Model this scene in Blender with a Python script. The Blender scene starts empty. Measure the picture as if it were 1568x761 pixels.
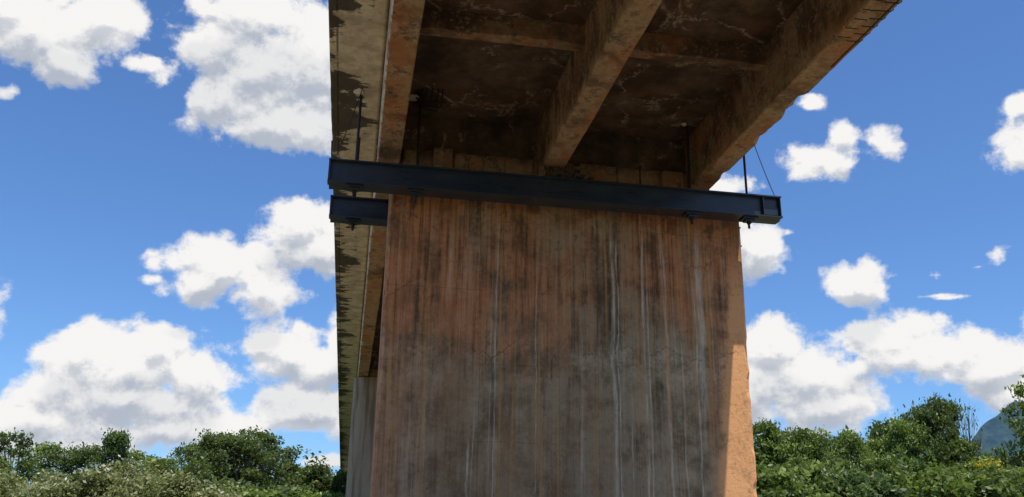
import bpy, bmesh, math, random
import numpy as np
from mathutils import Matrix, Vector
scene=bpy.context.scene
H0=1.7
RNG=np.random.default_rng(7); random.seed(7)
# ------------------------------------------------------------------ view / camera
scene.view_settings.view_transform='Standard'; scene.view_settings.look='None'
scene.view_settings.exposure=0
Xc=Vector((0.9842,-0.0704,-0.1627)); Yc=Vector((-0.1767,-0.3127,-0.9333)); 
Xc.normalize(); Yc=(Yc-Xc*Yc.dot(Xc)).normalized(); Zc=Xc.cross(Yc)
cam=bpy.data.cameras.new('camera'); co=bpy.data.objects.new('camera',cam)
scene.collection.objects.link(co)
M=Matrix((Xc,Yc,Zc)).to_4x4(); M.translation=(0,0,H0); co.matrix_world=M
cam.sensor_width=36; cam.lens=36*1373/1568; cam.clip_end=12000; cam.clip_start=.05
scene.camera=co
CM=np.array([list(Xc),list(Yc),list(Zc)])
# ------------------------------------------------------------------ node DSL
class G:
    def __init__(s,nt): s.nt=nt
    def new(s,t): return s.nt.nodes.new(t)
    def link(s,v,inp):
        if isinstance(v,V): s.nt.links.new(v.o,inp)
        elif isinstance(v,(tuple,list)):
            inp.default_value=tuple(v)+((1,) if len(v)==3 and len(inp.default_value)==4 else ())
        else: inp.default_value=v
    def m(s,op,a,b=None,c=None,clamp=False):
        n=s.new('ShaderNodeMath'); n.operation=op; n.use_clamp=clamp
        s.link(a,n.inputs[0])
        if b is not None: s.link(b,n.inputs[1])
        if c is not None: s.link(c,n.inputs[2])
        return V(s,n.outputs[0])
    def comb(s,x,y,z):
        n=s.new('ShaderNodeCombineXYZ')
        for i,v in enumerate((x,y,z)): s.link(v,n.inputs[i])
        return V(s,n.outputs[0])
    def noise(s,vec,scale=1,detail=4,rough=.5,dist=0):
        n=s.new('ShaderNodeTexNoise'); s.link(vec,n.inputs['Vector'])
        n.inputs['Scale'].default_value=scale; n.inputs['Detail'].default_value=detail
        n.inputs['Roughness'].default_value=rough; n.inputs['Distortion'].default_value=dist
        return V(s,n.outputs['Fac'])
    def voro(s,vec,scale=1,feature='F1'):
        n=s.new('ShaderNodeTexVoronoi'); n.feature=feature; s.link(vec,n.inputs['Vector'])
        n.inputs['Scale'].default_value=scale
        return V(s,n.outputs['Distance'])
    def sm(s,v,a,b,lo=0,hi=1):
        n=s.new('ShaderNodeMapRange'); n.interpolation_type='SMOOTHSTEP'; s.link(v,n.inputs['Value'])
        n.inputs['From Min'].default_value=a; n.inputs['From Max'].default_value=b
        n.inputs['To Min'].default_value=lo; n.inputs['To Max'].default_value=hi
        return V(s,n.outputs['Result'])
    def mix(s,f,a,b,mode='MIX'):
        n=s.new('ShaderNodeMix'); n.data_type='RGBA'; n.blend_type=mode
        s.link(f,n.inputs[0]); s.link(a,n.inputs[6]); s.link(b,n.inputs[7])
        return V(s,n.outputs[2])
    def vm(s,op,a,b):
        n=s.new('ShaderNodeVectorMath'); n.operation=op; s.link(a,n.inputs[0]); s.link(b,n.inputs[1])
        return V(s,n.outputs[0])
    def xyz(s,what='Object'):
        n=s.new('ShaderNodeTexCoord'); q=s.new('ShaderNodeSeparateXYZ'); s.nt.links.new(n.outputs[what],q.inputs[0])
        return V(s,n.outputs[what]),V(s,q.outputs[0]),V(s,q.outputs[1]),V(s,q.outputs[2])
    def attr(s,name):
        n=s.new('ShaderNodeAttribute'); n.attribute_name=name; return V(s,n.outputs['Fac'])
class V:
    def __init__(s,g,o): s.g=g; s.o=o
    def __add__(s,b): return s.g.m('ADD',s,b)
    def __radd__(s,b): return s.g.m('ADD',b,s)
    def __sub__(s,b): return s.g.m('SUBTRACT',s,b)
    def __rsub__(s,b): return s.g.m('SUBTRACT',b,s)
    def __mul__(s,b): return s.g.m('MULTIPLY',s,b)
    def __rmul__(s,b): return s.g.m('MULTIPLY',b,s)
    def abs(s): return s.g.m('ABSOLUTE',s)
def mat(name,fn,rough=.9,bump=.3,bdist=.02,metal=0):
    m=bpy.data.materials.new(name); m.use_nodes=True; nt=m.node_tree; g=G(nt)
    b=nt.nodes['Principled BSDF']; b.inputs['Roughness'].default_value=rough; b.inputs['Metallic'].default_value=metal
    b.inputs['Specular IOR Level'].default_value=.2 if rough>.8 else .5
    r=fn(g); col=r[0]; g.link(col,b.inputs['Base Color'])
    if len(r)>1 and r[1] is not None:
        n=g.new('ShaderNodeBump'); n.inputs['Strength'].default_value=bump; n.inputs['Distance'].default_value=bdist
        g.link(r[1],n.inputs['Height']); nt.links.new(n.outputs[0],b.inputs['Normal'])
    if len(r)>2: g.link(r[2],b.inputs['Roughness'])
    return m
# ------------------------------------------------------------------ materials
def f_wall(g):
    P,x,y,z=g.xyz()
    nb=g.noise(P,.55,4,.6); nm=g.noise(P,2.3,6,.68); nf=g.noise(P,14,4,.72)
    st=g.noise(g.comb(x*3.0,y*3,z*.24),1,5,.68)
    sf=g.noise(g.comb(x*15,y*15,z*.6),1,4,.70)
    wd=g.noise(g.comb(x*1.0+3,y,z*.2),1,4,.6)
    # old grey-beige board-marked concrete
    c=g.mix(g.sm(nm*.75+sf*.25,.34,.64),(.18,.135,.082),(.48,.375,.245))
    c=g.mix(g.sm(wd,.43,.60)*.6,c,(.35,.195,.10))
    red=g.sm(z+(nb-.5)*4+(st-.5)*5.0+(nm-.5)*1.5,4.2,6.0)
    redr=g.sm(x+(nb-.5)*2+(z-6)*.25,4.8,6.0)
    redl=g.sm(x+(nb-.5)*2-(z-6)*.2,.9,1.9,1,0)
    cr=g.mix(g.sm(sf*.6+nm*.4,.34,.64),(.27,.098,.042),(.62,.27,.125))
    amt=g.m('MAXIMUM',red*g.sm(wd,.34,.52,.4,1),g.m('MAXIMUM',redr*.8,redl*.5),clamp=True)
    c=g.mix(amt*g.sm(nm,.32,.5,.55,1),c,cr)
    cz=g.sm((x-3.9).abs()+(nb-.5)*2.5,.3,1.4,1,0)
    c=g.mix(cz*g.sm(nm,.35,.6)*.65,c,(.34,.275,.18))
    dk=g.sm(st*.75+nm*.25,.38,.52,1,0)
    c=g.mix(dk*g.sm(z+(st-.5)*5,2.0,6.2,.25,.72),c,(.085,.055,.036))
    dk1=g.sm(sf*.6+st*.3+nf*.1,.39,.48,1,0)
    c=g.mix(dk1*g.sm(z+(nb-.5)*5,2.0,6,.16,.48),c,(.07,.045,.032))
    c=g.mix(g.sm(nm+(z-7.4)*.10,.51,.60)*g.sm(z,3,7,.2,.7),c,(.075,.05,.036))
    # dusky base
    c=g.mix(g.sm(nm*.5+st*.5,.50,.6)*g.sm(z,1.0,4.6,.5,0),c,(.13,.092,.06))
    s2=g.noise(g.comb(x*7+31,y*7,z*.22),1,4,.65)
    c=g.mix(g.sm(s2*.8+nm*.2,.53,.66)*.38,c,(.58,.47,.34))
    wob=(g.noise(g.comb(x*.9,0,3.3),1,6,.65)-.5)
    zl=z-(wob*1.5+4.84)
    wh=g.m('MULTIPLY',g.sm(zl+(nm-.5)*.6,-.6,.05),g.sm(zl,-.10,.08,1,0))
    c=g.mix(wh*g.sm(nf*.5+nm*.5,.46,.6)*g.sm(x+(nb-.5)*3,3.0,4.2,.12,.7),c,(.54,.46,.36))
    ck=g.sm(zl.abs(),.003,.014,1,0)*g.sm(nm,.49,.56)*.8
    vd=g.voro(g.vm('ADD',P,g.comb(nm*.9,nf*.2,nm*.9)),.9,'DISTANCE_TO_EDGE')
    ck4=g.sm(vd,.002,.009,1,0)*g.sm(nb,.52,.6)*.7
    crack=g.m('MAXIMUM',ck,ck4,clamp=True)
    fr=g.m('FRACT',x*(1/.325)); sd=(fr-.5).abs()
    seam=g.sm(sd,.484,.497)*g.sm(s2,.38,.56)
    fz=g.m('FRACT',(z+.35)*(1/1.22)); hz=g.sm((fz-.5).abs(),.494,.499)*g.sm(nb+(nm-.5)*.4,.50,.58)
    seam=g.m('MAXIMUM',seam,hz)
    c=g.mix(seam*.55,c,(.07,.045,.032))
    xx=x+(g.noise(g.comb(0,x*2,z*.9),1,4,.6)-.5)*.14
    tot=None
    for (x0,w,zt,zb,a) in [(4.17,.034,7.6,0,1),(4.25,.014,7.1,1,.9),(4.70,.020,7.2,0,.95),(4.77,.012,6.4,0,.8),(5.09,.024,7.3,1.5,.8),(5.03,.05,7.4,5.6,.45),
            (5.70,.070,7.4,3.4,.85),(5.60,.018,6.4,1.0,.8),(2.21,.013,7.4,0,.7),(2.13,.010,6.6,2,.5),(1.41,.045,7.3,5.2,.55),(1.79,.018,3.8,0,1),
            (1.86,.010,4.1,1.0,.7),(2.86,.013,6.6,0,.55),(3.62,.010,5.7,1,.4),(5.35,.014,5.6,1.0,.65),(3.2,.01,7.2,4.6,.4),(4.45,.010,4.6,0,.5),(5.9,.012,7.2,3.8,.5)]:
        d=g.sm((xx-x0).abs(),w*.2,w*1.5,a,0)*g.sm(z+(st-.5),zt-.8,zt,1,0)*g.sm(z+(st-.5),zb,zb+1.2)
        tot=d if tot is None else g.m('MAXIMUM',tot,d)
    tot=tot*g.sm(g.noise(g.comb(x*30,y*30,z*2.2),1,4,.68),.34,.60,.08,1)*g.sm(g.noise(g.comb(x*5,y,z*.8+9),1,3,.6),.36,.56,.35,1)
    c=g.mix(tot*.8,c,(.74,.66,.54))
    s3=g.noise(g.comb(x*10+7,y*10,z*.15),1,3,.55)
    c=g.mix(g.sm(s3,.56,.68)*g.sm(z,1,6,.3,.7),c,(.60,.31,.09))
    # sunlight along the wall's right edge, painted into its colour as orange
    sun_edge=g.sm(x+(nm-.5)*.35+(z-4)*-.11,5.92,6.12)*g.sm(z+(nm-.5),5.6,7.2,1,.2)
    c=g.mix(sun_edge*g.sm(nf*.4+nm*.6,.34,.54,.4,.95),c,(.86,.44,.20))
    c=g.mix(crack*.8,c,(.05,.035,.028))
    c=g.mix(g.sm(nf,.32,.41,1,0)*.5,c,(.09,.06,.042))
    c=g.mix(g.sm(nf,.5,.72)*.22,c,(.64,.50,.36))
    return c,nm*.7+nf*.6-seam*.15
def f_pier2(g):
    P,x,y,z=g.xyz(); n=g.noise(P,1.1,5,.65); s=g.noise(g.comb(x*5,y*5,z*.3),1,5,.6)
    c=g.mix(n,(.22,.175,.13),(.46,.37,.27)); c=g.mix(g.sm(s,.45,.64)*.75,c,(.14,.09,.055)); return c,n
def f_girder(g):
    P,x,y,z=g.xyz()
    nb=g.noise(P,.9,4,.62); nm=g.noise(P,3.1,6,.7); nf=g.noise(P,17,4,.72)
    c=g.mix(g.sm(nm,.3,.7),(.24,.155,.095),(.54,.39,.255))
    rustn=g.noise(g.comb(x*2,y*.7,z*1.5),1,5,.68)
    c=g.mix(g.sm(rustn,.47,.62)*.75,c,(.42,.17,.075))
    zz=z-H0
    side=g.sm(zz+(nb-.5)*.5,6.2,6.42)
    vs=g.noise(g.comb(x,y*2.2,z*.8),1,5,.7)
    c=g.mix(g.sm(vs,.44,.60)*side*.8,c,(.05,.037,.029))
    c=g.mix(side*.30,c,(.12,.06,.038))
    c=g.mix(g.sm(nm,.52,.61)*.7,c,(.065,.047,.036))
    c=g.mix(g.sm(nb,.54,.63)*.55,c,(.06,.044,.034))
    c=g.mix(g.sm(nf*.6+nm*.4,.52,.61)*.4,c,(.60,.48,.35))
    out=g.sm(x,.135,.15,1,0)
    c=g.mix(out*g.sm(nm,.35,.6)*.85,c,(.78,.74,.66))
    return c,nm*.9+nf*.6
def f_slab(g):
    P,x,y,z=g.xyz()
    nb=g.noise(P,.8,4,.62); nm=g.noise(P,2.6,6,.72); nf=g.noise(P,12,4,.7)
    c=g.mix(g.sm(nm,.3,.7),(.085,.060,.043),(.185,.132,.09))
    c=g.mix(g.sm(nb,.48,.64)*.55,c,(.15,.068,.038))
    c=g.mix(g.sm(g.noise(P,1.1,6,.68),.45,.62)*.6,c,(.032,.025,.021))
    bl=g.noise(g.vm('ADD',P,(7,3,0)),1.1,7,.75,.6)
    c=g.mix(g.sm(bl,.575,.62)*g.sm(nf,.35,.6,.2,.7),c,(.42,.35,.27))
    # pale lime seepage lines along cracks
    vd=g.voro(g.vm('ADD',P,g.comb(nm*1.1,nm*.9,0)),.8,'DISTANCE_TO_EDGE')
    c=g.mix(g.sm(vd,.004,.03,1,0)*g.sm(nb,.47,.56)*g.sm(nf,.4,.6,.2,.8),c,(.48,.42,.34))
    fx=g.m('FRACT',x*(1/.30)); seam=g.sm((fx-.5).abs(),.475,.495)*g.sm(nb,.42,.6)
    c=g.mix(seam*.4,c,(.04,.03,.025))
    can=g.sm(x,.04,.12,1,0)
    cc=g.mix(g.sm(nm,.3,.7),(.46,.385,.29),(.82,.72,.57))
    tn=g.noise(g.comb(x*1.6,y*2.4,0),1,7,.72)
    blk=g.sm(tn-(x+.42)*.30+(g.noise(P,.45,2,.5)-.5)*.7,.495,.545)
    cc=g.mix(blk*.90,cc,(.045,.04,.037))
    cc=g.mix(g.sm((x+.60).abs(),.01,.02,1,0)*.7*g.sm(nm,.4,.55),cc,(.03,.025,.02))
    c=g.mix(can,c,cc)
    return c,nm*.9+nf*.6
def f_steel(g):
    P,x,y,z=g.xyz()
    n=g.noise(P,3,5,.65); n2=g.noise(g.comb(x*1.2,y*10,z*10),1,4,.6)
    c=g.mix(n,(.014,.022,.036),(.034,.050,.076))
    c=g.mix(g.sm(n2,.55,.7)*.3,c,(.07,.085,.10))
    c=g.mix(g.sm(g.noise(P,9,5,.7),.64,.72)*.6,c,(.11,.055,.03))
    return c,g.noise(P,6,3,.5),g.sm(n2,.3,.7,.25,.45)
def f_rust(g):
    P,x,y,z=g.xyz()
    n=g.noise(P,30,3,.6); return g.mix(n,(.008,.008,.009),(.025,.02,.018)),n
def f_ground(g):
    P,x,y,z=g.xyz()
    n=g.noise(P,.12,5,.6); n2=g.noise(P,2.5,5,.7)
    c=g.mix(n2,(.20,.145,.085),(.30,.23,.145))
    gr=g.mix(n2,(.06,.075,.022),(.13,.14,.05))
    far=g.sm(g.m('SQRT',x*x+y*y),22,36)  # unseen bare soil spread out this far to bounce warm light upward
    c=g.mix(g.m('MAXIMUM',g.sm(n,.52,.60),far),c,gr)
    return c,n2
def f_bark(g):
    P,x,y,z=g.xyz(); n=g.noise(g.comb(x*8,y*8,z*2),1,3,.6)
    return g.mix(n,(.07,.055,.04),(.24,.20,.16)),None
def f_road(g):
    P,x,y,z=g.xyz(); n=g.noise(P,40,4,.7); return g.mix(n,(.035,.035,.035),(.075,.073,.07)),n
def f_hill(g):
    P,x,y,z=g.xyz(); n=g.noise(P,.03,6,.65); return g.mix(g.sm(n,.35,.65),(.022,.055,.085),(.05,.095,.11)),None  # bluish distance haze put into the hill's colour
def f_rubble(g):
    P,x,y,z=g.xyz(); n=g.noise(P,9,5,.7); return g.mix(n,(.03,.025,.02),(.16,.12,.09)),n
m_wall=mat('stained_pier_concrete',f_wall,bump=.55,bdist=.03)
m_pier2=mat('pale_pier_concrete',f_pier2)
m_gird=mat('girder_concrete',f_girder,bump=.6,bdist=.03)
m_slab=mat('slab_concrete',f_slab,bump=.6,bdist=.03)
m_steel=mat('blue_black_steel_paint',f_steel,rough=.42,bump=.08,bdist=.01)
m_rust=mat('oily_rebar',f_rust,rough=.6)
m_ground=mat('ground_soil_grass',f_ground)
m_bark=mat('bark',f_bark)
m_road=mat('asphalt',f_road)
m_hill=mat('hazy_hill',f_hill,rough=1)
m_rub=mat('rubble',f_rubble)
def leafmat(name,dark,light,extra=None):
    m=bpy.data.materials.new(name); m.use_nodes=True; nt=m.node_tree; g=G(nt)
    nt.nodes.remove(nt.nodes['Principled BSDF']); out=nt.nodes['Material Output']
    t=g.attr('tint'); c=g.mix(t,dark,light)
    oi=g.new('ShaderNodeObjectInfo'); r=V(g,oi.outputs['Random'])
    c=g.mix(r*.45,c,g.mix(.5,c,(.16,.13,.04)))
    if extra: c=g.mix(g.sm(g.attr('flower'),.4,.6),c,extra)
    d=g.new('ShaderNodeBsdfDiffuse'); tr=g.new('ShaderNodeBsdfTranslucent'); gl=g.new('ShaderNodeBsdfGlossy')
    g.link(c,d.inputs[0]); g.link(g.mix(.5,c,(.24,.33,.05)),tr.inputs[0]); gl.inputs[0].default_value=(1,1,1,1); gl.inputs[1].default_value=.5
    a=g.new('ShaderNodeMixShader'); a.inputs[0].default_value=.40; nt.links.new(d.outputs[0],a.inputs[1]); nt.links.new(tr.outputs[0],a.inputs[2])
    b=g.new('ShaderNodeMixShader'); b.inputs[0].default_value=.03; nt.links.new(a.outputs[0],b.inputs[1]); nt.links.new(gl.outputs[0],b.inputs[2])
    nt.links.new(b.outputs[0],out.inputs[0]); return m
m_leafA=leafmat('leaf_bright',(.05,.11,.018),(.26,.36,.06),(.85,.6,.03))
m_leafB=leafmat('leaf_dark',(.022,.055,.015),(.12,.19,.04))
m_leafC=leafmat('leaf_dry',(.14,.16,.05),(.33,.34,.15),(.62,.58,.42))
# ------------------------------------------------------------------ mesh helpers
def empty(name,loc=(0,0,0)):
    e=bpy.data.objects.new(name,None); e.location=loc; e.empty_display_size=.3; scene.collection.objects.link(e); return e
def mobj(name,verts,faces,mt,parent=None,smooth=False):
    me=bpy.data.meshes.new(name); me.from_pydata([tuple(v) for v in verts],[],[tuple(f) for f in faces]); me.update()
    o=bpy.data.objects.new(name,me); scene.collection.objects.link(o)
    if mt: me.materials.append(mt)
    if parent: o.parent=parent
    if smooth:
        me.polygons.foreach_set('use_smooth',[True]*len(me.polygons))
    return o
def box(name,x0,x1,y0,y1,z0,z1,mt,parent=None,bevel=0):
    bm=bmesh.new(); bmesh.ops.create_cube(bm,size=1)
    for v in bm.verts:
        v.co=((x0+x1)/2+v.co.x*(x1-x0),(y0+y1)/2+v.co.y*(y1-y0),(z0+z1)/2+v.co.z*(z1-z0))
    if bevel: bmesh.ops.bevel(bm,geom=bm.edges[:],offset=bevel,segments=2,affect='EDGES')
    me=bpy.data.meshes.new(name); bm.to_mesh(me); bm.free(); me.materials.append(mt)
    o=bpy.data.objects.new(name,me); scene.collection.objects.link(o)
    if parent: o.parent=parent
    return o
def tube(pts,rads,n=7):
    V_=[];F_=[]
    pts=[Vector(p) for p in pts]
    for i,p in enumerate(pts):
        d=(pts[min(i+1,len(pts)-1)]-pts[max(i-1,0)]).normalized()
        a=d.orthogonal().normalized(); b=d.cross(a)
        for k in range(n):
            t=2*math.pi*k/n; V_.append(p+(a*math.cos(t)+b*math.sin(t))*rads[i])
    for i in range(len(pts)-1):
        for k in range(n):
            F_.append((i*n+k,i*n+(k+1)%n,(i+1)*n+(k+1)%n,(i+1)*n+k))
    F_.append(tuple(range(n-1,-1,-1))); F_.append(tuple((len(pts)-1)*n+k for k in range(n)))
    return V_,F_
def join(lst):
    V_=[];F_=[]
    for v,f in lst:
        o=len(V_); V_+=list(v); F_+=[tuple(i+o for i in q) for q in f]
    return V_,F_
def snoise(t,seed,scale):
    r=np.random.default_rng(seed); tab=r.random(4096)
    u=t/scale+500; i=np.floor(u).astype(int); f=u-i; f=f*f*(3-2*f)
    return tab[i%4096]*(1-f)+tab[(i+1)%4096]*f
def girder(name,x0,x1,y0,y1,z0,z1,mt,parent,seed,chip=.10,step=.06):
    n=int((y1-y0)/step); t=np.linspace(y0,y1,n+1)
    def ch(s):
        a=snoise(t,s,.35)*snoise(t,s+1,1.9); b=snoise(t,s+2,.09)
        return .012+np.clip(a-.36,0,1)*chip*2.2*(.5+b)+.008*b
    cl,cr=ch(seed),ch(seed+10); cl2=cl*(.6+.9*snoise(t,seed+20,.2)); cr2=cr*(.6+.9*snoise(t,seed+21,.2))
    wob=(snoise(t,seed+30,1.3)-.5)*.02; sag=(snoise(t,seed+31,.9)-.5)*.015
    V_=[]
    for i in range(n+1):
        y=t[i]; a=x0+wob[i]; b=x1+wob[i]; z=z0+sag[i]
        V_+=[(a,y,z1),(a,y,z+cl2[i]),(a+cl[i],y,z),(b-cr[i],y,z),(b,y,z+cr2[i]),(b,y,z1)]
    F_=[]
    for i in range(n):
        for k in range(6):
            k2=(k+1)%6; F_.append((i*6+k,(i+1)*6+k,(i+1)*6+k2,i*6+k2))
    F_.append((0,1,2,3,4,5)); F_.append(tuple(n*6+k for k in (5,4,3,2,1,0)))
    return mobj(name,V_,F_,mt,parent)
Z=lambda z:z+H0
# ------------------------------------------------------------------ bridge
br=empty('concrete_bridge')
ZG,ZS=Z(6.16),Z(7.12); Y0,Y1=-30,96
XL,XR=-.72,6.74
def slab():
    n=int((Y1-Y0)/.12); t=np.linspace(Y0,Y1,n+1)
    e=(snoise(t,90,.25)*snoise(t,91,2.1)); el=np.clip(e-.3,0,1)*.05; s=(snoise(t,92,.6)-.5)*.012
    V_=[]
    for i in range(n+1):
        y=t[i]
        V_+=[(XL+el[i]*.4,y,ZS+.22),(XL+el[i]*.4,y,ZS+.015+el[i]*.5),(XL+.02+el[i],y,ZS+s[i]),(.12,y,ZS),(3.1,y,ZS+.002),(6.0,y,ZS),(XR-.02,y,ZS),(XR,y,ZS+.02),(XR,y,ZS+.22)]
    F_=[]
    for i in range(n):
        for k in range(9):
            k2=(k+1)%9; F_.append((i*9+k,(i+1)*9+k,(i+1)*9+k2,i*9+k2))
    F_.append(tuple(range(9))); F_.append(tuple(n*9+k for k in range(8,-1,-1)))
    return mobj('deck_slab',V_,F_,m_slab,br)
slab()
for i,(a,b) in enumerate([(.12,.50),(2.88,3.26),(5.62,6.0)]):
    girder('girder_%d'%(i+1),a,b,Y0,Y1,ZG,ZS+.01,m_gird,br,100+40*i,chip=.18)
def cross(name,x0,x1,y,th,z0,mt,seed):
    n=60; t=np.linspace(x0,x1,n+1)
    c1=.01+np.clip(snoise(t,seed,.12)*snoise(t,seed+1,.6)-.3,0,1)*.12
    sg=(snoise(t,seed+2,.3)-.5)*.03
    V_=[]
    for i in range(n+1):
        V_+=[(t[i],y,ZS+.01),(t[i],y,z0+c1[i]+sg[i]),(t[i],y+c1[i],z0+sg[i]),(t[i],y+th-.01,z0+sg[i]*.5),(t[i],y+th,z0+.01),(t[i],y+th,ZS+.01)]
    F_=[]
    for i in range(n):
        for k in range(6):
            k2=(k+1)%6; F_.append((i*6+k,i*6+k2,(i+1)*6+k2,(i+1)*6+k))
    mobj(name,V_,F_,mt,br)
k=0
piers=[-12,14,34,54,74,94]
for yy in [-24,-18,-6.5,-.8,5,10.75,18.5,23.5,28.5,39,44,49]:
    for (a,b) in [(.49,2.89),(3.25,5.63)]:
        k+=1; cross('crossbeam_%d'%k,a,b,yy,.2,Z(6.80),m_gird,300+k*5)
for j,py in enumerate(piers[:4]):
    for (a,b) in [(.49,2.89),(3.25,5.63)]:
        k+=1; cross('end_diaphragm_%d'%k,a,b,py+.1,.55,Z(6.40),m_slab,500+k*5)
        box('bearing_seat_%d'%k,a+.012,b-.012,py+.02,py+.75,Z(6.10),Z(6.47),m_gird,br,.015)
for j,(a,b,zt) in enumerate([(1.05,1.38,6.50),(1.42,1.9,6.46),(2.3,2.78,6.44),(.55,.8,6.45),(3.6,4.1,6.45),(4.3,4.95,6.47),(5.1,5.5,6.44)]):
    box('seat_block_%d'%j,a,b,13.93+.02*(j%3),14.03,Z(6.12),Z(zt-.04*(j%2)),m_gird,br,.012)
def pier(name,x0,x1,y0,y1,zt,seed,ch0=.04):
    n=150; t=np.linspace(-.5,zt,n+1)
    def ch(s): return ch0*.5+ch0*snoise(t,s,.9)+np.clip(snoise(t,s+1,.16)*snoise(t,s+2,1.1)-.4,0,1)*.14
    a,b=ch(seed),ch(seed+7); V_=[]
    for i in range(n+1):
        z=t[i]; c,d=a[i],b[i]; c2,d2=c*1.1,d*.9
        V_+=[(x0+c,y0,z),(x1-d,y0,z),(x1,y0+d2,z),(x1,y1-d2,z),(x1-d,y1,z),(x0+c,y1,z),(x0,y1-c2,z),(x0,y0+c2,z)]
    F_=[]
    for i in range(n):
        for k in range(8):
            k2=(k+1)%8; F_.append((i*8+k,i*8+k2,(i+1)*8+k2,(i+1)*8+k))
    F_.append(tuple(n*8+k for k in range(8)))
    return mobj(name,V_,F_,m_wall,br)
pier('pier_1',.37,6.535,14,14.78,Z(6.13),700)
def round_pier(name,x0,x1,y0,zt):
    r=.55; pts=[]
    for k in range(13):
        t=math.pi/2+math.pi*k/12; pts.append((x0+r+r*math.cos(t),y0+r+r*math.sin(t)))
    for k in range(13):
        t=-math.pi/2+math.pi*k/12; pts.append((x1-r+r*math.cos(t),y0+r+r*math.sin(t)))
    n=len(pts); V_=[(p[0],p[1],-.5) for p in pts]+[(p[0],p[1],zt) for p in pts]
    F_=[(k,(k+1)%n,n+(k+1)%n,n+k) for k in range(n)]+[tuple(range(n,2*n))]
    return mobj(name,V_,F_,m_pier2,br)
for j,py in enumerate([34,54,74,94]): round_pier('pier_%d'%(j+2),-.02,6.5,py-.15,Z(6.13))
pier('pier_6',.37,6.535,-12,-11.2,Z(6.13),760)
for j,(a,b) in enumerate([(.14,.48),(2.9,3.24),(5.64,5.98)]):
    for py in piers[:3]: box('bearing_pad_%d_%d'%(j,py),a,b,py+.12,py+.6,Z(6.12),Z(6.17),m_rust,br)
box('road_surface',-.40,XR-.32,Y0,Y1,ZS+.224,ZS+.264,m_road,br)
for s,(a,b) in enumerate([(XL+.02,-.42),(XR-.30,XR-.02)]):
    box('kerb_%d'%s,a,b,Y0,Y1,ZS+.223,ZS+.40,m_gird,br,.02)
    mid=(a+b)/2
    L=[]
    for y in np.arange(Y0+1,Y1,2.0):
        x=mid; V8=[(x-.08,y-.08,0),(x+.08,y-.08,0),(x+.08,y+.08,0),(x-.08,y+.08,0)]
        vv=[(p[0],p[1],ZS+.401) for p in V8]+[(p[0],p[1],ZS+1.15) for p in V8]
        L.append((vv,[(0,1,5,4),(1,2,6,5),(2,3,7,6),(3,0,4,7),(4,5,6,7)]))
    v,f=join(L); mobj('railing_posts_%d'%s,v,f,m_gird,br)
    for q,zz in enumerate((.62,.95)): box('railing_bar_%d_%d'%(s,q),mid-.05,mid+.05,Y0,Y1,ZS+zz,ZS+zz+.12,m_gird,br)
# ------------------------------------------------------------------ steel needle beams
def ibeam(name,x0,x1,yc,z0,z1,parent,hw):
    tf=.022; tw=.012
    prof=[(-hw,z0),(hw,z0),(hw,z0+tf),(tw/2,z0+tf+.006),(tw/2,z1-tf-.006),(hw,z1-tf),(hw,z1),(-hw,z1),(-hw,z1-tf),(-tw/2,z1-tf-.006),(-tw/2,z0+tf+.006),(-hw,z0+tf)]
    n=len(prof); V_=[(x0,yc+p[0],p[1]) for p in prof]+[(x1,yc+p[0],p[1]) for p in prof]
    F_=[(k,n+k,n+(k+1)%n,(k+1)%n) for k in range(n)]
    bm=bmesh.new(); bv=[bm.verts.new(v) for v in V_]
    for f in F_: bm.faces.new([bv[i] for i in f])
    for o in (0,n):
        for q in [(0,1,2,3,10,11),(3,4,9,10),(4,5,6,7,8,9)]:
            bm.faces.new([bv[o+i] for i in q])
    bmesh.ops.recalc_face_normals(bm,faces=bm.faces[:])
    me=bpy.data.meshes.new(name); bm.to_mesh(me); bm.free(); me.materials.append(m_steel)
    o=bpy.data.objects.new(name,me); scene.collection.objects.link(o); o.parent=parent
    return o
def needle(name,y0,x0,x1,dz,rods):
    e=empty(name); z0,z1=Z(5.47)+dz,Z(5.86)+dz
    hw=.088; ya=y0+hw+.003; yb=y0+.36-hw
    ibeam('beam_front',x0,x1,ya,z0,z1,e,hw); ibeam('beam_back',x0+.02,x1+.03,yb,z0,z1,e,hw)
    for i,x in enumerate((x0+.02,x1-.03)):
        box('end_plate_%d'%i,x,x+.012,ya-hw+.006,ya-.008,z0+.03,z1-.03,m_steel,e)
    for i,x in enumerate((x1-.34,)):
        box('stiffener_%d'%i,x,x+.010,ya-hw+.006,ya-.008,z0+.03,z1-.03,m_steel,e)
    box('splice_plate',x1-.33,x1-.035,ya-.020,ya-.008,z0+.06,z1-.20,m_steel,e)
    ym=y0+.18
    for i,(x,zt) in enumerate(rods):
        box('washer_plate_%d'%i,x-.13,x+.13,y0+.06,y0+.30,z0-.030,z0-.002,m_steel,e,.004)
        box('washer_channel_%d'%i,x-.08,x+.08,y0+.11,y0+.25,z0-.062,z0-.032,m_steel,e,.004)
        box('top_plate_%d'%i,x-.10,x+.10,y0+.08,y0+.28,z1+.002,z1+.022,m_steel,e,.003)
        v,f=tube([(x,ym,z0-.18),(x,ym,zt)],[.022,.022],8); 
        nv,nf=tube([(x,ym,z0-.10),(x,ym,z0-.063)],[.036,.036],6); mv,mf=tube([(x,ym,z1+.023),(x,ym,z1+.06)],[.038,.038],6)
        v,f=join([(v,f),(nv,nf),(mv,mf)]); mobj('hanger_rod_%d'%i,v,f,m_rust,e)
    return e
zt=ZS+.03
RX=[(-.22,zt),(.76,zt),(5.44,zt),(6.47,zt)]
needle('steel_beam',13.32,-.64,7.02,.01,RX)
needle('steel_beam',14.96,-.64,7.0,0.03,[(-.22,zt),(.76,zt-.9),(5.52,zt-.9),(6.47,zt)])
tw=empty('tie_wire')
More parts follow.
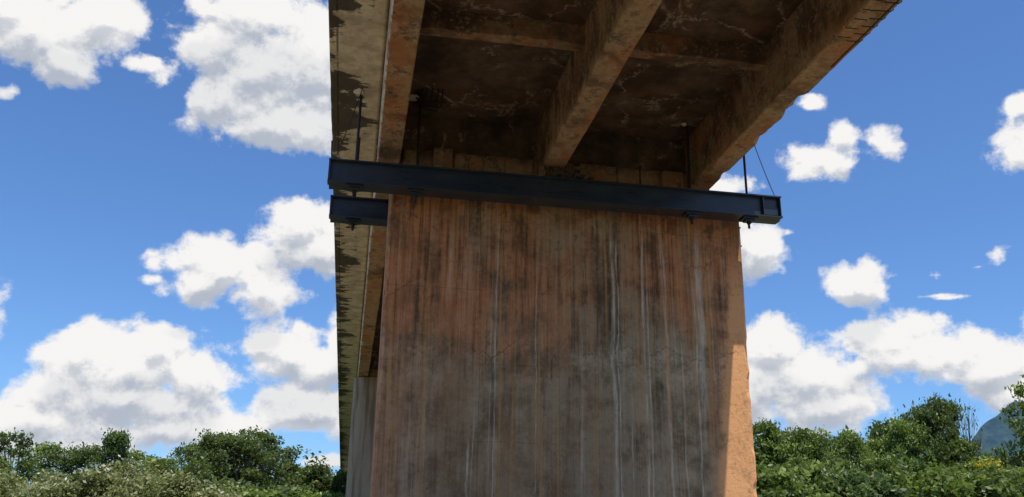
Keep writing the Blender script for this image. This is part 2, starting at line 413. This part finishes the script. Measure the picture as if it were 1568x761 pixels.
for i,(p,q) in enumerate([((-.57,13.45,Z(5.87)),(-.20,13.25,ZS)),((6.98,13.45,Z(5.87)),(6.62,13.5,ZS)),((4.55,13.5,Z(5.87)),(4.55,13.5,Z(6.28))),((-.60,13.5,Z(5.87)),(-.63,13.5,Z(6.25)))]):
    p,q=Vector(p),Vector(q); pts=[p.lerp(q,t)+Vector((0,0,-.05*math.sin(math.pi*t))) for t in np.linspace(0,1,8)]
    v,f=tube(pts,[.007 if i<2 else .012]*8,6); mobj('wire_%d'%i,v,f,m_rust,tw)
def blob(cx,cy,cz,rx,ry,rz,seed,sub=2):
    bm=bmesh.new(); bmesh.ops.create_icosphere(bm,subdivisions=sub,radius=1)
    r=np.random.default_rng(seed); V_=[]
    for v in bm.verts:
        s=.72+.45*r.random(); V_.append((cx+v.co.x*rx*s,cy+v.co.y*ry*s,cz+v.co.z*rz*s))
    bm.verts.index_update(); F_=[[v.index for v in f.verts] for f in bm.faces]; bm.free(); return V_,F_
m_lime=mat('fresh_mortar',lambda g:(g.mix(g.noise(g.xyz()[0],20,4,.6),(.6,.58,.53),(.82,.80,.75)),None))
v,f=join([blob(-.26,13.38,ZS,.085,.10,.045,1),blob(.62,13.40,ZS,.10,.11,.05,2),blob(5.36,13.42,ZS,.05,.06,.03,3)])
mobj('rod_hole_mortar',v,f,m_lime,br)
rb=[]
rj=np.random.default_rng(5)
for i in range(5):
    xx=.74+i*.085+rj.uniform(-.02,.02); zz=ZS-.06
    rb.append(tube([(xx,13.02+rj.uniform(-.08,.08),zz+.03),(xx+rj.uniform(-.03,.03),13.33,zz-.08-rj.uniform(0,.05)),(xx+rj.uniform(-.03,.03),13.6,zz+.02)],[.014]*3,6))
for i in range(4):
    yy=13.10+i*.13+rj.uniform(-.02,.02); zz=ZS-.09
    rb.append(tube([(.68,yy,zz+.07),(.85,yy+.02,zz-.05),(1.12+rj.uniform(-.1,.1),yy+rj.uniform(-.04,.04),zz-.04-rj.uniform(0,.06))],[.014]*3,6))
v,f=join(rb); mobj('exposed_rebar_mat',v,f,m_rust,br)
rb=[]
for i in range(9):
    y=7.6+i*.17
    rb.append(tube([(6.012,y,ZG+.45+.1*math.sin(i)),(6.012,y,ZG+.02),(5.97,y,ZG-.008),(5.80,y+.01,ZG-.008)],[.007]*4,6))
rb.append(tube([(5.93,7.3,ZG-.006),(5.935,9.6,ZG-.010)],[.009]*2,6))
for i in range(5):
    y=8.1+i*.2; rb.append(tube([(5.63,y,ZG-.007),(5.8,y,ZG-.008)],[.006]*2,6))
v,f=join(rb); mobj('exposed_stirrups',v,f,m_rust,br)
L=[]
for i in range(80):
    r=RNG.normal(0,1,3); L.append(blob(3.30+r[0]*.17,13.56+r[1]*.05,Z(5.92)+abs(r[2])*.10,.07*RNG.uniform(.5,1.3),.05,.045,i,1))
v,f=join(L); mobj('concrete_rubble',v,f,m_rub)
# ------------------------------------------------------------------ ground + hill
n=64; V_=[(0,0,0)];F_=[]
rr=[15,40,90,200,500,1200,3400]
for r in rr:
    for k in range(n):
        t=2*math.pi*k/n; V_.append((r*math.cos(t),r*math.sin(t),0))
for k in range(n): F_.append((0,1+k,1+(k+1)%n))
for i in range(len(rr)-1):
    for k in range(n):
        a=1+i*n; F_.append((a+k,a+n+k,a+n+(k+1)%n,a+(k+1)%n))
mobj('ground',V_,F_,m_ground)
V_=[];F_=[]; nx=150
for j,dy in enumerate((0,260,520)):
    for i in range(nx+1):
        x=1000+i*10; h=max(0,335*(1-math.exp(-max(0,(x-1115))/105.)))*(1 if j==1 else (0 if j==0 else .3))
        h+= (7*math.sin(x*.029)+4*math.sin(x*.08)+1.5*random.random())*(j==1)*min(1,i/14)
        V_.append((x,1400+dy,h))
for j in range(2):
    for i in range(nx):
        a=j*(nx+1)+i; F_.append((a,a+1,a+nx+2,a+nx+1))
mobj('distant_hill',V_,F_,m_hill,smooth=True)
# ------------------------------------------------------------------ trees
def tree_meshes(seed,H,R,ncl,nl,lsize,crown0=.3,flower=0,sparse=1.0,cs=1.0):
    r=np.random.default_rng(seed)
    C=[]
    while len(C)<ncl:
        a=r.uniform(0,2*math.pi); h=r.random()**.8; 
        env=math.sin(math.pi*min(1,(h*.86+.10)))**.6
        rad=R*env*(.65+.5*max(0,math.cos(a*2+seed))*.6+.25*math.sin(a*3+seed*2+h*5))
        q=rad*math.sqrt(r.uniform(.15,1))
        z=H*(crown0+(1-crown0)*h*.93)
        C.append((q*math.cos(a),q*math.sin(a),z,R*r.uniform(.10,.25)*cs))
    C=np.array(C)
    per=nl//ncl; pos=[];tint=[];flo=[]
    for c in C:
        d=r.normal(0,1,(per,3)); d/=np.linalg.norm(d,axis=1)[:,None]
        rad=c[3]*(r.random(per)**.5)[:,None]*(1+.5*(r.random(per)<.12))[:,None]
        p=c[:3]+d*rad*np.array([1.2,1.2,.7])
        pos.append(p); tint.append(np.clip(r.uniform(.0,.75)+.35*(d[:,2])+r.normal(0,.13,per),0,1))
        flo.append(np.full(per,1.0 if r.random()<flower else 0.0)*(r.random(per)<.45)*(d[:,2]>0))
    P=np.concatenate(pos); T=np.concatenate(tint); Fl=np.concatenate(flo); N=len(P)
    nrm=r.normal(0,1,(N,3))+np.array([0,-.15,1.0]); nrm/=np.linalg.norm(nrm,axis=1)[:,None]
    u=np.cross(nrm,r.normal(0,1,(N,3))); u/=np.linalg.norm(u,axis=1)[:,None]; w=np.cross(nrm,u)
    s=lsize*r.uniform(.6,1.5,N)[:,None]
    v=np.stack([P-u*s,P-w*s*.5+u*s*.1,P+u*s,P+w*s*.5],1).reshape(-1,3)
    me=bpy.data.meshes.new('leaves'); me.vertices.add(4*N); me.vertices.foreach_set('co',v.ravel())
    me.loops.add(4*N); me.loops.foreach_set('vertex_index',np.arange(4*N,dtype=np.int32))
    me.polygons.add(N); me.polygons.foreach_set('loop_start',np.arange(0,4*N,4,dtype=np.int32))
    me.update(calc_edges=True)
    at=me.attributes.new('tint','FLOAT','POINT'); at.data.foreach_set('value',np.repeat(T,4).astype(np.float32))
    at=me.attributes.new('flower','FLOAT','POINT'); at.data.foreach_set('value',np.repeat(Fl,4).astype(np.float32))
    L=[]; tr=H*.017
    top=H*.8; bend=[Vector((R*.12*math.sin(i*1.3+seed),R*.12*math.cos(i*1.7+seed),top*i/6)) for i in range(7)]; bend[0]=Vector((0,0,-.2))
    L.append(tube(bend,[tr*(1.25-.17*i) for i in range(7)],7))
    for c in C[:min(ncl,34)]:
        e=Vector(c[:3]); i=min(5,max(1,int((e.z/top)*6*.62))); b=bend[i]
        mid=b.lerp(e,.5)+Vector((0,0,-.04*H+r.uniform(-.02,.03)*H))
        L.append(tube([b,mid,e],[tr*.42,tr*.25,tr*.06],5))
        for q in range(2):
            d=r.normal(0,1,3); d/=np.linalg.norm(d); d*=c[3]*.8
            L.append(tube([mid.lerp(e,.6),e+Vector(d)],[tr*.12,tr*.03],4))
    vv,ff=join(L); mw=bpy.data.meshes.new('trunk_and_limbs'); mw.from_pydata([tuple(x) for x in vv],[],ff); mw.update(); mw.materials.append(m_bark)
    return me,mw
PR={}
def proto(key,mt,**kw):
    a,b=tree_meshes(**kw); a.materials.append(mt); PR[key]=(a,b,kw['H'])
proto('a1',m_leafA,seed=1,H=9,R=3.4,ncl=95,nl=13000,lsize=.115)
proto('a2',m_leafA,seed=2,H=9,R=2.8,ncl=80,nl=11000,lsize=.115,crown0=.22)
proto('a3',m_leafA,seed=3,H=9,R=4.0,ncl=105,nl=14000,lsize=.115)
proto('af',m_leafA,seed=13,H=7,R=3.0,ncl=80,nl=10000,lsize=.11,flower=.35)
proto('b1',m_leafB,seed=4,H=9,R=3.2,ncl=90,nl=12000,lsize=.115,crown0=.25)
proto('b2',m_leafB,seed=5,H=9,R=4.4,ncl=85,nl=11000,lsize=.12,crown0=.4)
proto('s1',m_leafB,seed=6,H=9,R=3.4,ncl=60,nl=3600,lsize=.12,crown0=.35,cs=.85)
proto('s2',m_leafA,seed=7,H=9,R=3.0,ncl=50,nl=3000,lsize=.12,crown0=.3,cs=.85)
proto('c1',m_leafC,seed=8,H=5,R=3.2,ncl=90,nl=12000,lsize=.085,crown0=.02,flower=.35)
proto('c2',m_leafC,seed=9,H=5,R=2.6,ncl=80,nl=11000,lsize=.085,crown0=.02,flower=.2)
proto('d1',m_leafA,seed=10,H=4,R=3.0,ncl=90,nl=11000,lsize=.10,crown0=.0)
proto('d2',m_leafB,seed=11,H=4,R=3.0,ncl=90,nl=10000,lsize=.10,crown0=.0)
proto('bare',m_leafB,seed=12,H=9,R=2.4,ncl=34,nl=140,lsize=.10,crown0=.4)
def plant(name,key,p,q,Y,wx=1.0,rot=None,parent=None):
    a,b,H=PR[key]; h=H0+q*Y; s=h/H
    e=empty(name,(p*Y,Y,0)); e.scale=(s*wx,s*wx,s); e.rotation_euler=(0,0,RNG.uniform(0,6.28) if rot is None else rot)
    for nm,me in (('foliage',a),('trunk_and_limbs',b)):
        o=bpy.data.objects.new(nm,me); scene.collection.objects.link(o); o.parent=e
    if parent: e.parent=parent
    return e
for (key,p,q,Y,w) in [('s1',-.335,.110,75,1.0),('s2',-.305,.104,80,1.0),('b2',-.272,.096,78,1),('b1',-.238,.116,70,.6),('s2',-.212,.098,82,1),
        ('a1',-.19,.089,80,1),('s1',-.165,.106,84,.9),('b1',-.140,.118,66,.85),('b2',-.112,.112,64,.9),('s1',-.09,.122,70,1.2),('s1',-.07,.104,72,1.0),
        ('a2',-.05,.086,75,1.0),('b1',-.028,.088,70,.9),('a3',-.005,.080,72,1),('b2',.02,.078,72,1),('a3',-.36,.090,72,1),('b2',-.40,.09,70,1)]:
    plant('broadleaf_tree',key,p,q,Y,w)
for (key,p,q,Y,w) in [('c1',-.29,.072,46,1),('c2',-.25,.078,44,1),('c1',-.21,.086,48,1),('c2',-.175,.075,45,1.1),('c1',-.335,.068,47,1.1),('c1',-.14,.064,47,1.1),
        ('d1',-.10,.060,50,1.2),('d2',-.065,.062,52,1.2),('d1',-.03,.058,52,1.2),('d2',.0,.055,54,1.2),('c2',-.38,.07,46,1.2),('d2',-.12,.068,54,1.1)]:
    plant('bush',key,p,q,Y,w)
for (key,p,q,Y,w) in [('a2',.478,.158,50,.8),('b1',.503,.143,54,.7),('a1',.528,.146,48,.75),('b1',.555,.139,56,.8),('a3',.585,.147,50,.65),('a2',.612,.141,52,.8),
        ('b1',.635,.161,55,.7),('a1',.660,.163,50,.6),('b2',.685,.176,52,.55),('b1',.708,.194,52,.55),('a2',.735,.146,50,.65),('b1',.765,.126,55,.8),('af',.765,.116,42,1),
        ('a1',.795,.122,48,.7),('s2',.865,.25,44,.7),('s1',.895,.23,46,.8),('b1',.885,.19,47,.7),('bare',.745,.190,50,.6),('a3',.92,.16,46,.8),('b2',.45,.12,58,1),('a2',.838,.140,46,.5)]:
    plant('broadleaf_tree',key,p,q,Y,w)
for (key,p,q,Y,w) in [('d1',.48,.100,40,1),('d1',.53,.110,42,.8),('b1',.56,.115,43,.7),('d2',.585,.098,40,1),('a2',.62,.120,42,.7),('d2',.66,.110,43,1),('d1',.70,.106,40,.9),('b1',.735,.114,43,.6),('d1',.75,.092,40,1),('d2',.79,.104,40,1),('d1',.84,.108,40,1.1),('d1',.45,.09,44,1)]:
    plant('bush',key,p,q,Y,w)
tb=empty('distant_tree_line')
for i in range(70):
    ang=-1.0+2.2*i/69
    Y=RNG.uniform(120,170); p=math.tan(ang*.75)
    q=.052+.012*RNG.random()+(.03 if p>.4 else 0)
    plant('tree_clump_%d'%i,random.choice(['a1','b1','b2','a3','b1']),p,q,Y,1.3,parent=tb)
# ------------------------------------------------------------------ light
sd=Vector((.125,-.32,1)).normalized(); el=math.asin(sd.z)
sun=bpy.data.lights.new('sun','SUN'); sun.energy=5.0; sun.angle=math.radians(.5); sun.color=(1,.93,.81)
so=bpy.data.objects.new('sun',sun); scene.collection.objects.link(so); so.rotation_euler=(-sd).to_track_quat('-Z','Y').to_euler(); so.location=(10,-20,60)
w=bpy.data.worlds.new('World'); scene.world=w; w.use_nodes=True; nt=w.node_tree; g=G(nt)
bg=nt.nodes['Background']; sk=nt.nodes.new('ShaderNodeTexSky'); sk.sky_type='NISHITA'; sk.sun_disc=False
sk.sun_elevation=el; sk.sun_rotation=math.atan2(sd.x,sd.y); sk.air_density=1.0; sk.dust_density=.5; sk.ozone_density=2.2
c=g.mix(1.0,V(g,sk.outputs[0]),(.68,.97,1.32),'MULTIPLY')
g.link(c,bg.inputs[0]); bg.inputs[1].default_value=.122
# ------------------------------------------------------------------ cloud layer of the sky (dome, far away)
clouds=[
(55,40,105,55),(150,30,60,45),(100,95,45,38),(10,20,60,50),(15,138,22,14),(225,95,26,12),
(400,110,110,85),(350,70,70,60),(430,190,75,42),(490,90,80,90),(320,12,50,28),(390,20,90,50),(480,200,60,35),(340,150,50,40),
(460,345,58,40),(490,385,50,35),(428,350,34,18),(520,370,60,40),
(345,410,72,42),(400,442,55,36),(268,402,36,22),(310,435,55,32),(240,425,20,8),
(200,565,130,55),(120,540,62,38),(290,575,62,50),(180,610,150,45),(60,610,60,42),(235,535,60,38),
(450,540,62,42),(408,530,34,20),(490,560,45,36),(530,540,40,50),(455,505,20,18),
(455,625,62,36),(510,630,50,35),
(250,660,170,32),(50,640,90,40),(340,655,60,28),(150,680,140,24),(480,705,50,10),(20,680,80,25),
(1160,385,44,44),(1115,285,50,18),(1205,355,14,9),(1120,370,50,60),(1100,300,40,30),
(1250,245,50,30),(1292,212,26,24),(1220,232,26,16),
(1355,215,36,26),(1376,200,16,12),(1243,158,18,10),
(1562,235,40,34),(1565,160,24,20),(1600,220,50,50),
(1312,432,46,38),(1330,415,34,25),(1366,420,22,8),(1430,420,12,7),(1527,390,24,18),(1497,408,18,7),(1450,453,36,4),
(1180,530,60,40),(1230,580,82,55),(1270,628,80,36),(1352,650,34,14),(1150,600,50,60),
(1350,520,78,34),(1450,545,92,42),(1530,565,66,44),(1400,500,52,20),(1560,600,60,40),(1380,545,60,26),(1310,560,30,18),
(1640,520,60,50),(1700,330,80,50),(-80,480,90,60),(-60,250,50,30),(-150,120,90,70),(760,300,150,80),(850,520,120,70),(1750,600,120,60),
(700,620,160,40),(1000,600,150,60),(-200,600,140,60),(1800,130,90,60)]
R_=3000.
na,ne=1300,300
az=np.linspace(-math.pi,math.pi,na+1)[:-1]
ell=np.concatenate([np.linspace(-1,48,250),np.linspace(48.8,68,ne-250)])*math.pi/180
A,E=np.meshgrid(az,ell)
D=np.stack([np.sin(A)*np.cos(E),np.cos(A)*np.cos(E),np.sin(E)],-1).reshape(-1,3)
rs=np.random.default_rng(21)
EX=[(cx,cy,rx*(1.36 if ry>34 else 1.28),ry*(1.38 if ry>34 else 1.28)) for (cx,cy,rx,ry) in clouds]
back=[(rs.uniform(-math.pi,math.pi),rs.uniform(.03,.75),rs.uniform(.06,.22),rs.uniform(.03,.08)) for _ in range(60)]
def field(Dw):
    c=Dw@CM
    fwd=-c[:,2]; ok=fwd>.25; ff=np.where(ok,fwd,1)
    U=784+1373*c[:,0]/ff; W=380-1373*c[:,1]/ff
    F=np.full(len(Dw),-1.0)
    for (cx,cy,rx,ry) in EX:
        dx=(U-cx)/rx; dy=(W-cy)/ry; dy=np.where(dy>0,dy*1.15,dy)
        v=np.where(ok,1-np.sqrt(dx*dx+dy*dy),-1)
        v=v*min(1.0,.38+min(rx,ry)/85)
        kk=.10; h=np.clip(.5+.5*(v-F)/kk,0,1); F=F*(1-h)+v*h+kk*h*(1-h)
    azd=np.arctan2(Dw[:,0],Dw[:,1]); eld=np.arcsin(np.clip(Dw[:,2],-1,1))
    out=(fwd<.70)
    for (a0,e0,ra,re) in back:
        da=np.angle(np.exp(1j*(azd-a0)))*np.cos(eld); dx=da/ra; dy=(eld-e0)/re
        F=np.maximum(F,np.where(out,1-np.sqrt(dx*dx+dy*dy),-1))
    return F
def up_shift(Dw,dl):
    e=np.arcsin(np.clip(Dw[:,2],-1,1))+dl; a=np.arctan2(Dw[:,0],Dw[:,1])
    return np.stack([np.sin(a)*np.cos(e),np.cos(a)*np.cos(e),np.sin(e)],-1)
F0=field(D); F1=field(up_shift(D,.012)); F2=field(up_shift(D,.045))
nr=len(ell)
idx=np.arange(nr*na).reshape(nr,na); a=idx[:-1]; b=np.roll(idx,-1,1)[:-1]; c=np.roll(idx,-1,1)[1:]; d=idx[1:]
Q=np.stack([a,d,c,b],-1).reshape(-1,4)
Q=Q[(F0[Q]>-.30).any(1)]
me=bpy.data.meshes.new('cloud_layer'); me.vertices.add(len(D)); me.vertices.foreach_set('co',(D*R_).astype(np.float32).ravel())
me.loops.add(Q.size); me.loops.foreach_set('vertex_index',Q.astype(np.int32).ravel())
me.polygons.add(len(Q)); me.polygons.foreach_set('loop_start',np.arange(0,Q.size,4,dtype=np.int32)); me.update(calc_edges=True)
for nm,arr in (('F0',F0),('F1',F1),('F2',F2)):
    at=me.attributes.new(nm,'FLOAT','POINT'); at.data.foreach_set('value',arr.astype(np.float32))
m=bpy.data.materials.new('cumulus'); m.use_nodes=True; nt=m.node_tree; g=G(nt); nt.nodes.remove(nt.nodes['Principled BSDF'])
P,x,y,z=g.xyz(); Pn=g.vm('MULTIPLY',P,(1/R_,1/R_,1.15/R_))
def dens(F,off,det):
    q=g.vm('ADD',Pn,(0,0,off))
    n1=g.noise(q,22,det,.60,.15)
    return F+(n1-.5)*2.0, n1
F0n=g.attr('F0'); F1n=g.attr('F1'); F2n=g.attr('F2')
D0,n1=dens(F0n,0,8); D1,_=dens(F1n,.014,5)
soft=g.noise(Pn,9,1,.5)
al=g.m('MULTIPLY',g.sm(D0-g.sm(soft,.4,.65,0,.10),-.02,.38),g.sm(F0n,-.28,-.08))
lit=g.sm(D0-D1,-.42,.26)
thick=g.sm(F2n+(n1-.5)*1.0,.05,.62)
b_=g.m('MULTIPLY',lit*.5+.5,1.0-thick*.33)
b_=b_+g.sm(al,.2,1,.12,0)
col=g.mix(g.sm(b_,.28,.86),(.47,.52,.61),(1.0,.985,.965))
em=g.new('ShaderNodeEmission'); g.link(col,em.inputs[0]); em.inputs[1].default_value=.93
tp=g.new('ShaderNodeBsdfTransparent'); mx=g.new('ShaderNodeMixShader'); g.link(al,mx.inputs[0]); nt.links.new(tp.outputs[0],mx.inputs[1]); nt.links.new(em.outputs[0],mx.inputs[2])
nt.links.new(mx.outputs[0],nt.nodes['Material Output'].inputs[0])
try: m.cycles.emission_sampling='NONE'
except Exception: pass
me.materials.append(m)
sky=empty('sky'); o=bpy.data.objects.new('cloud_layer',me); scene.collection.objects.link(o); o.parent=sky
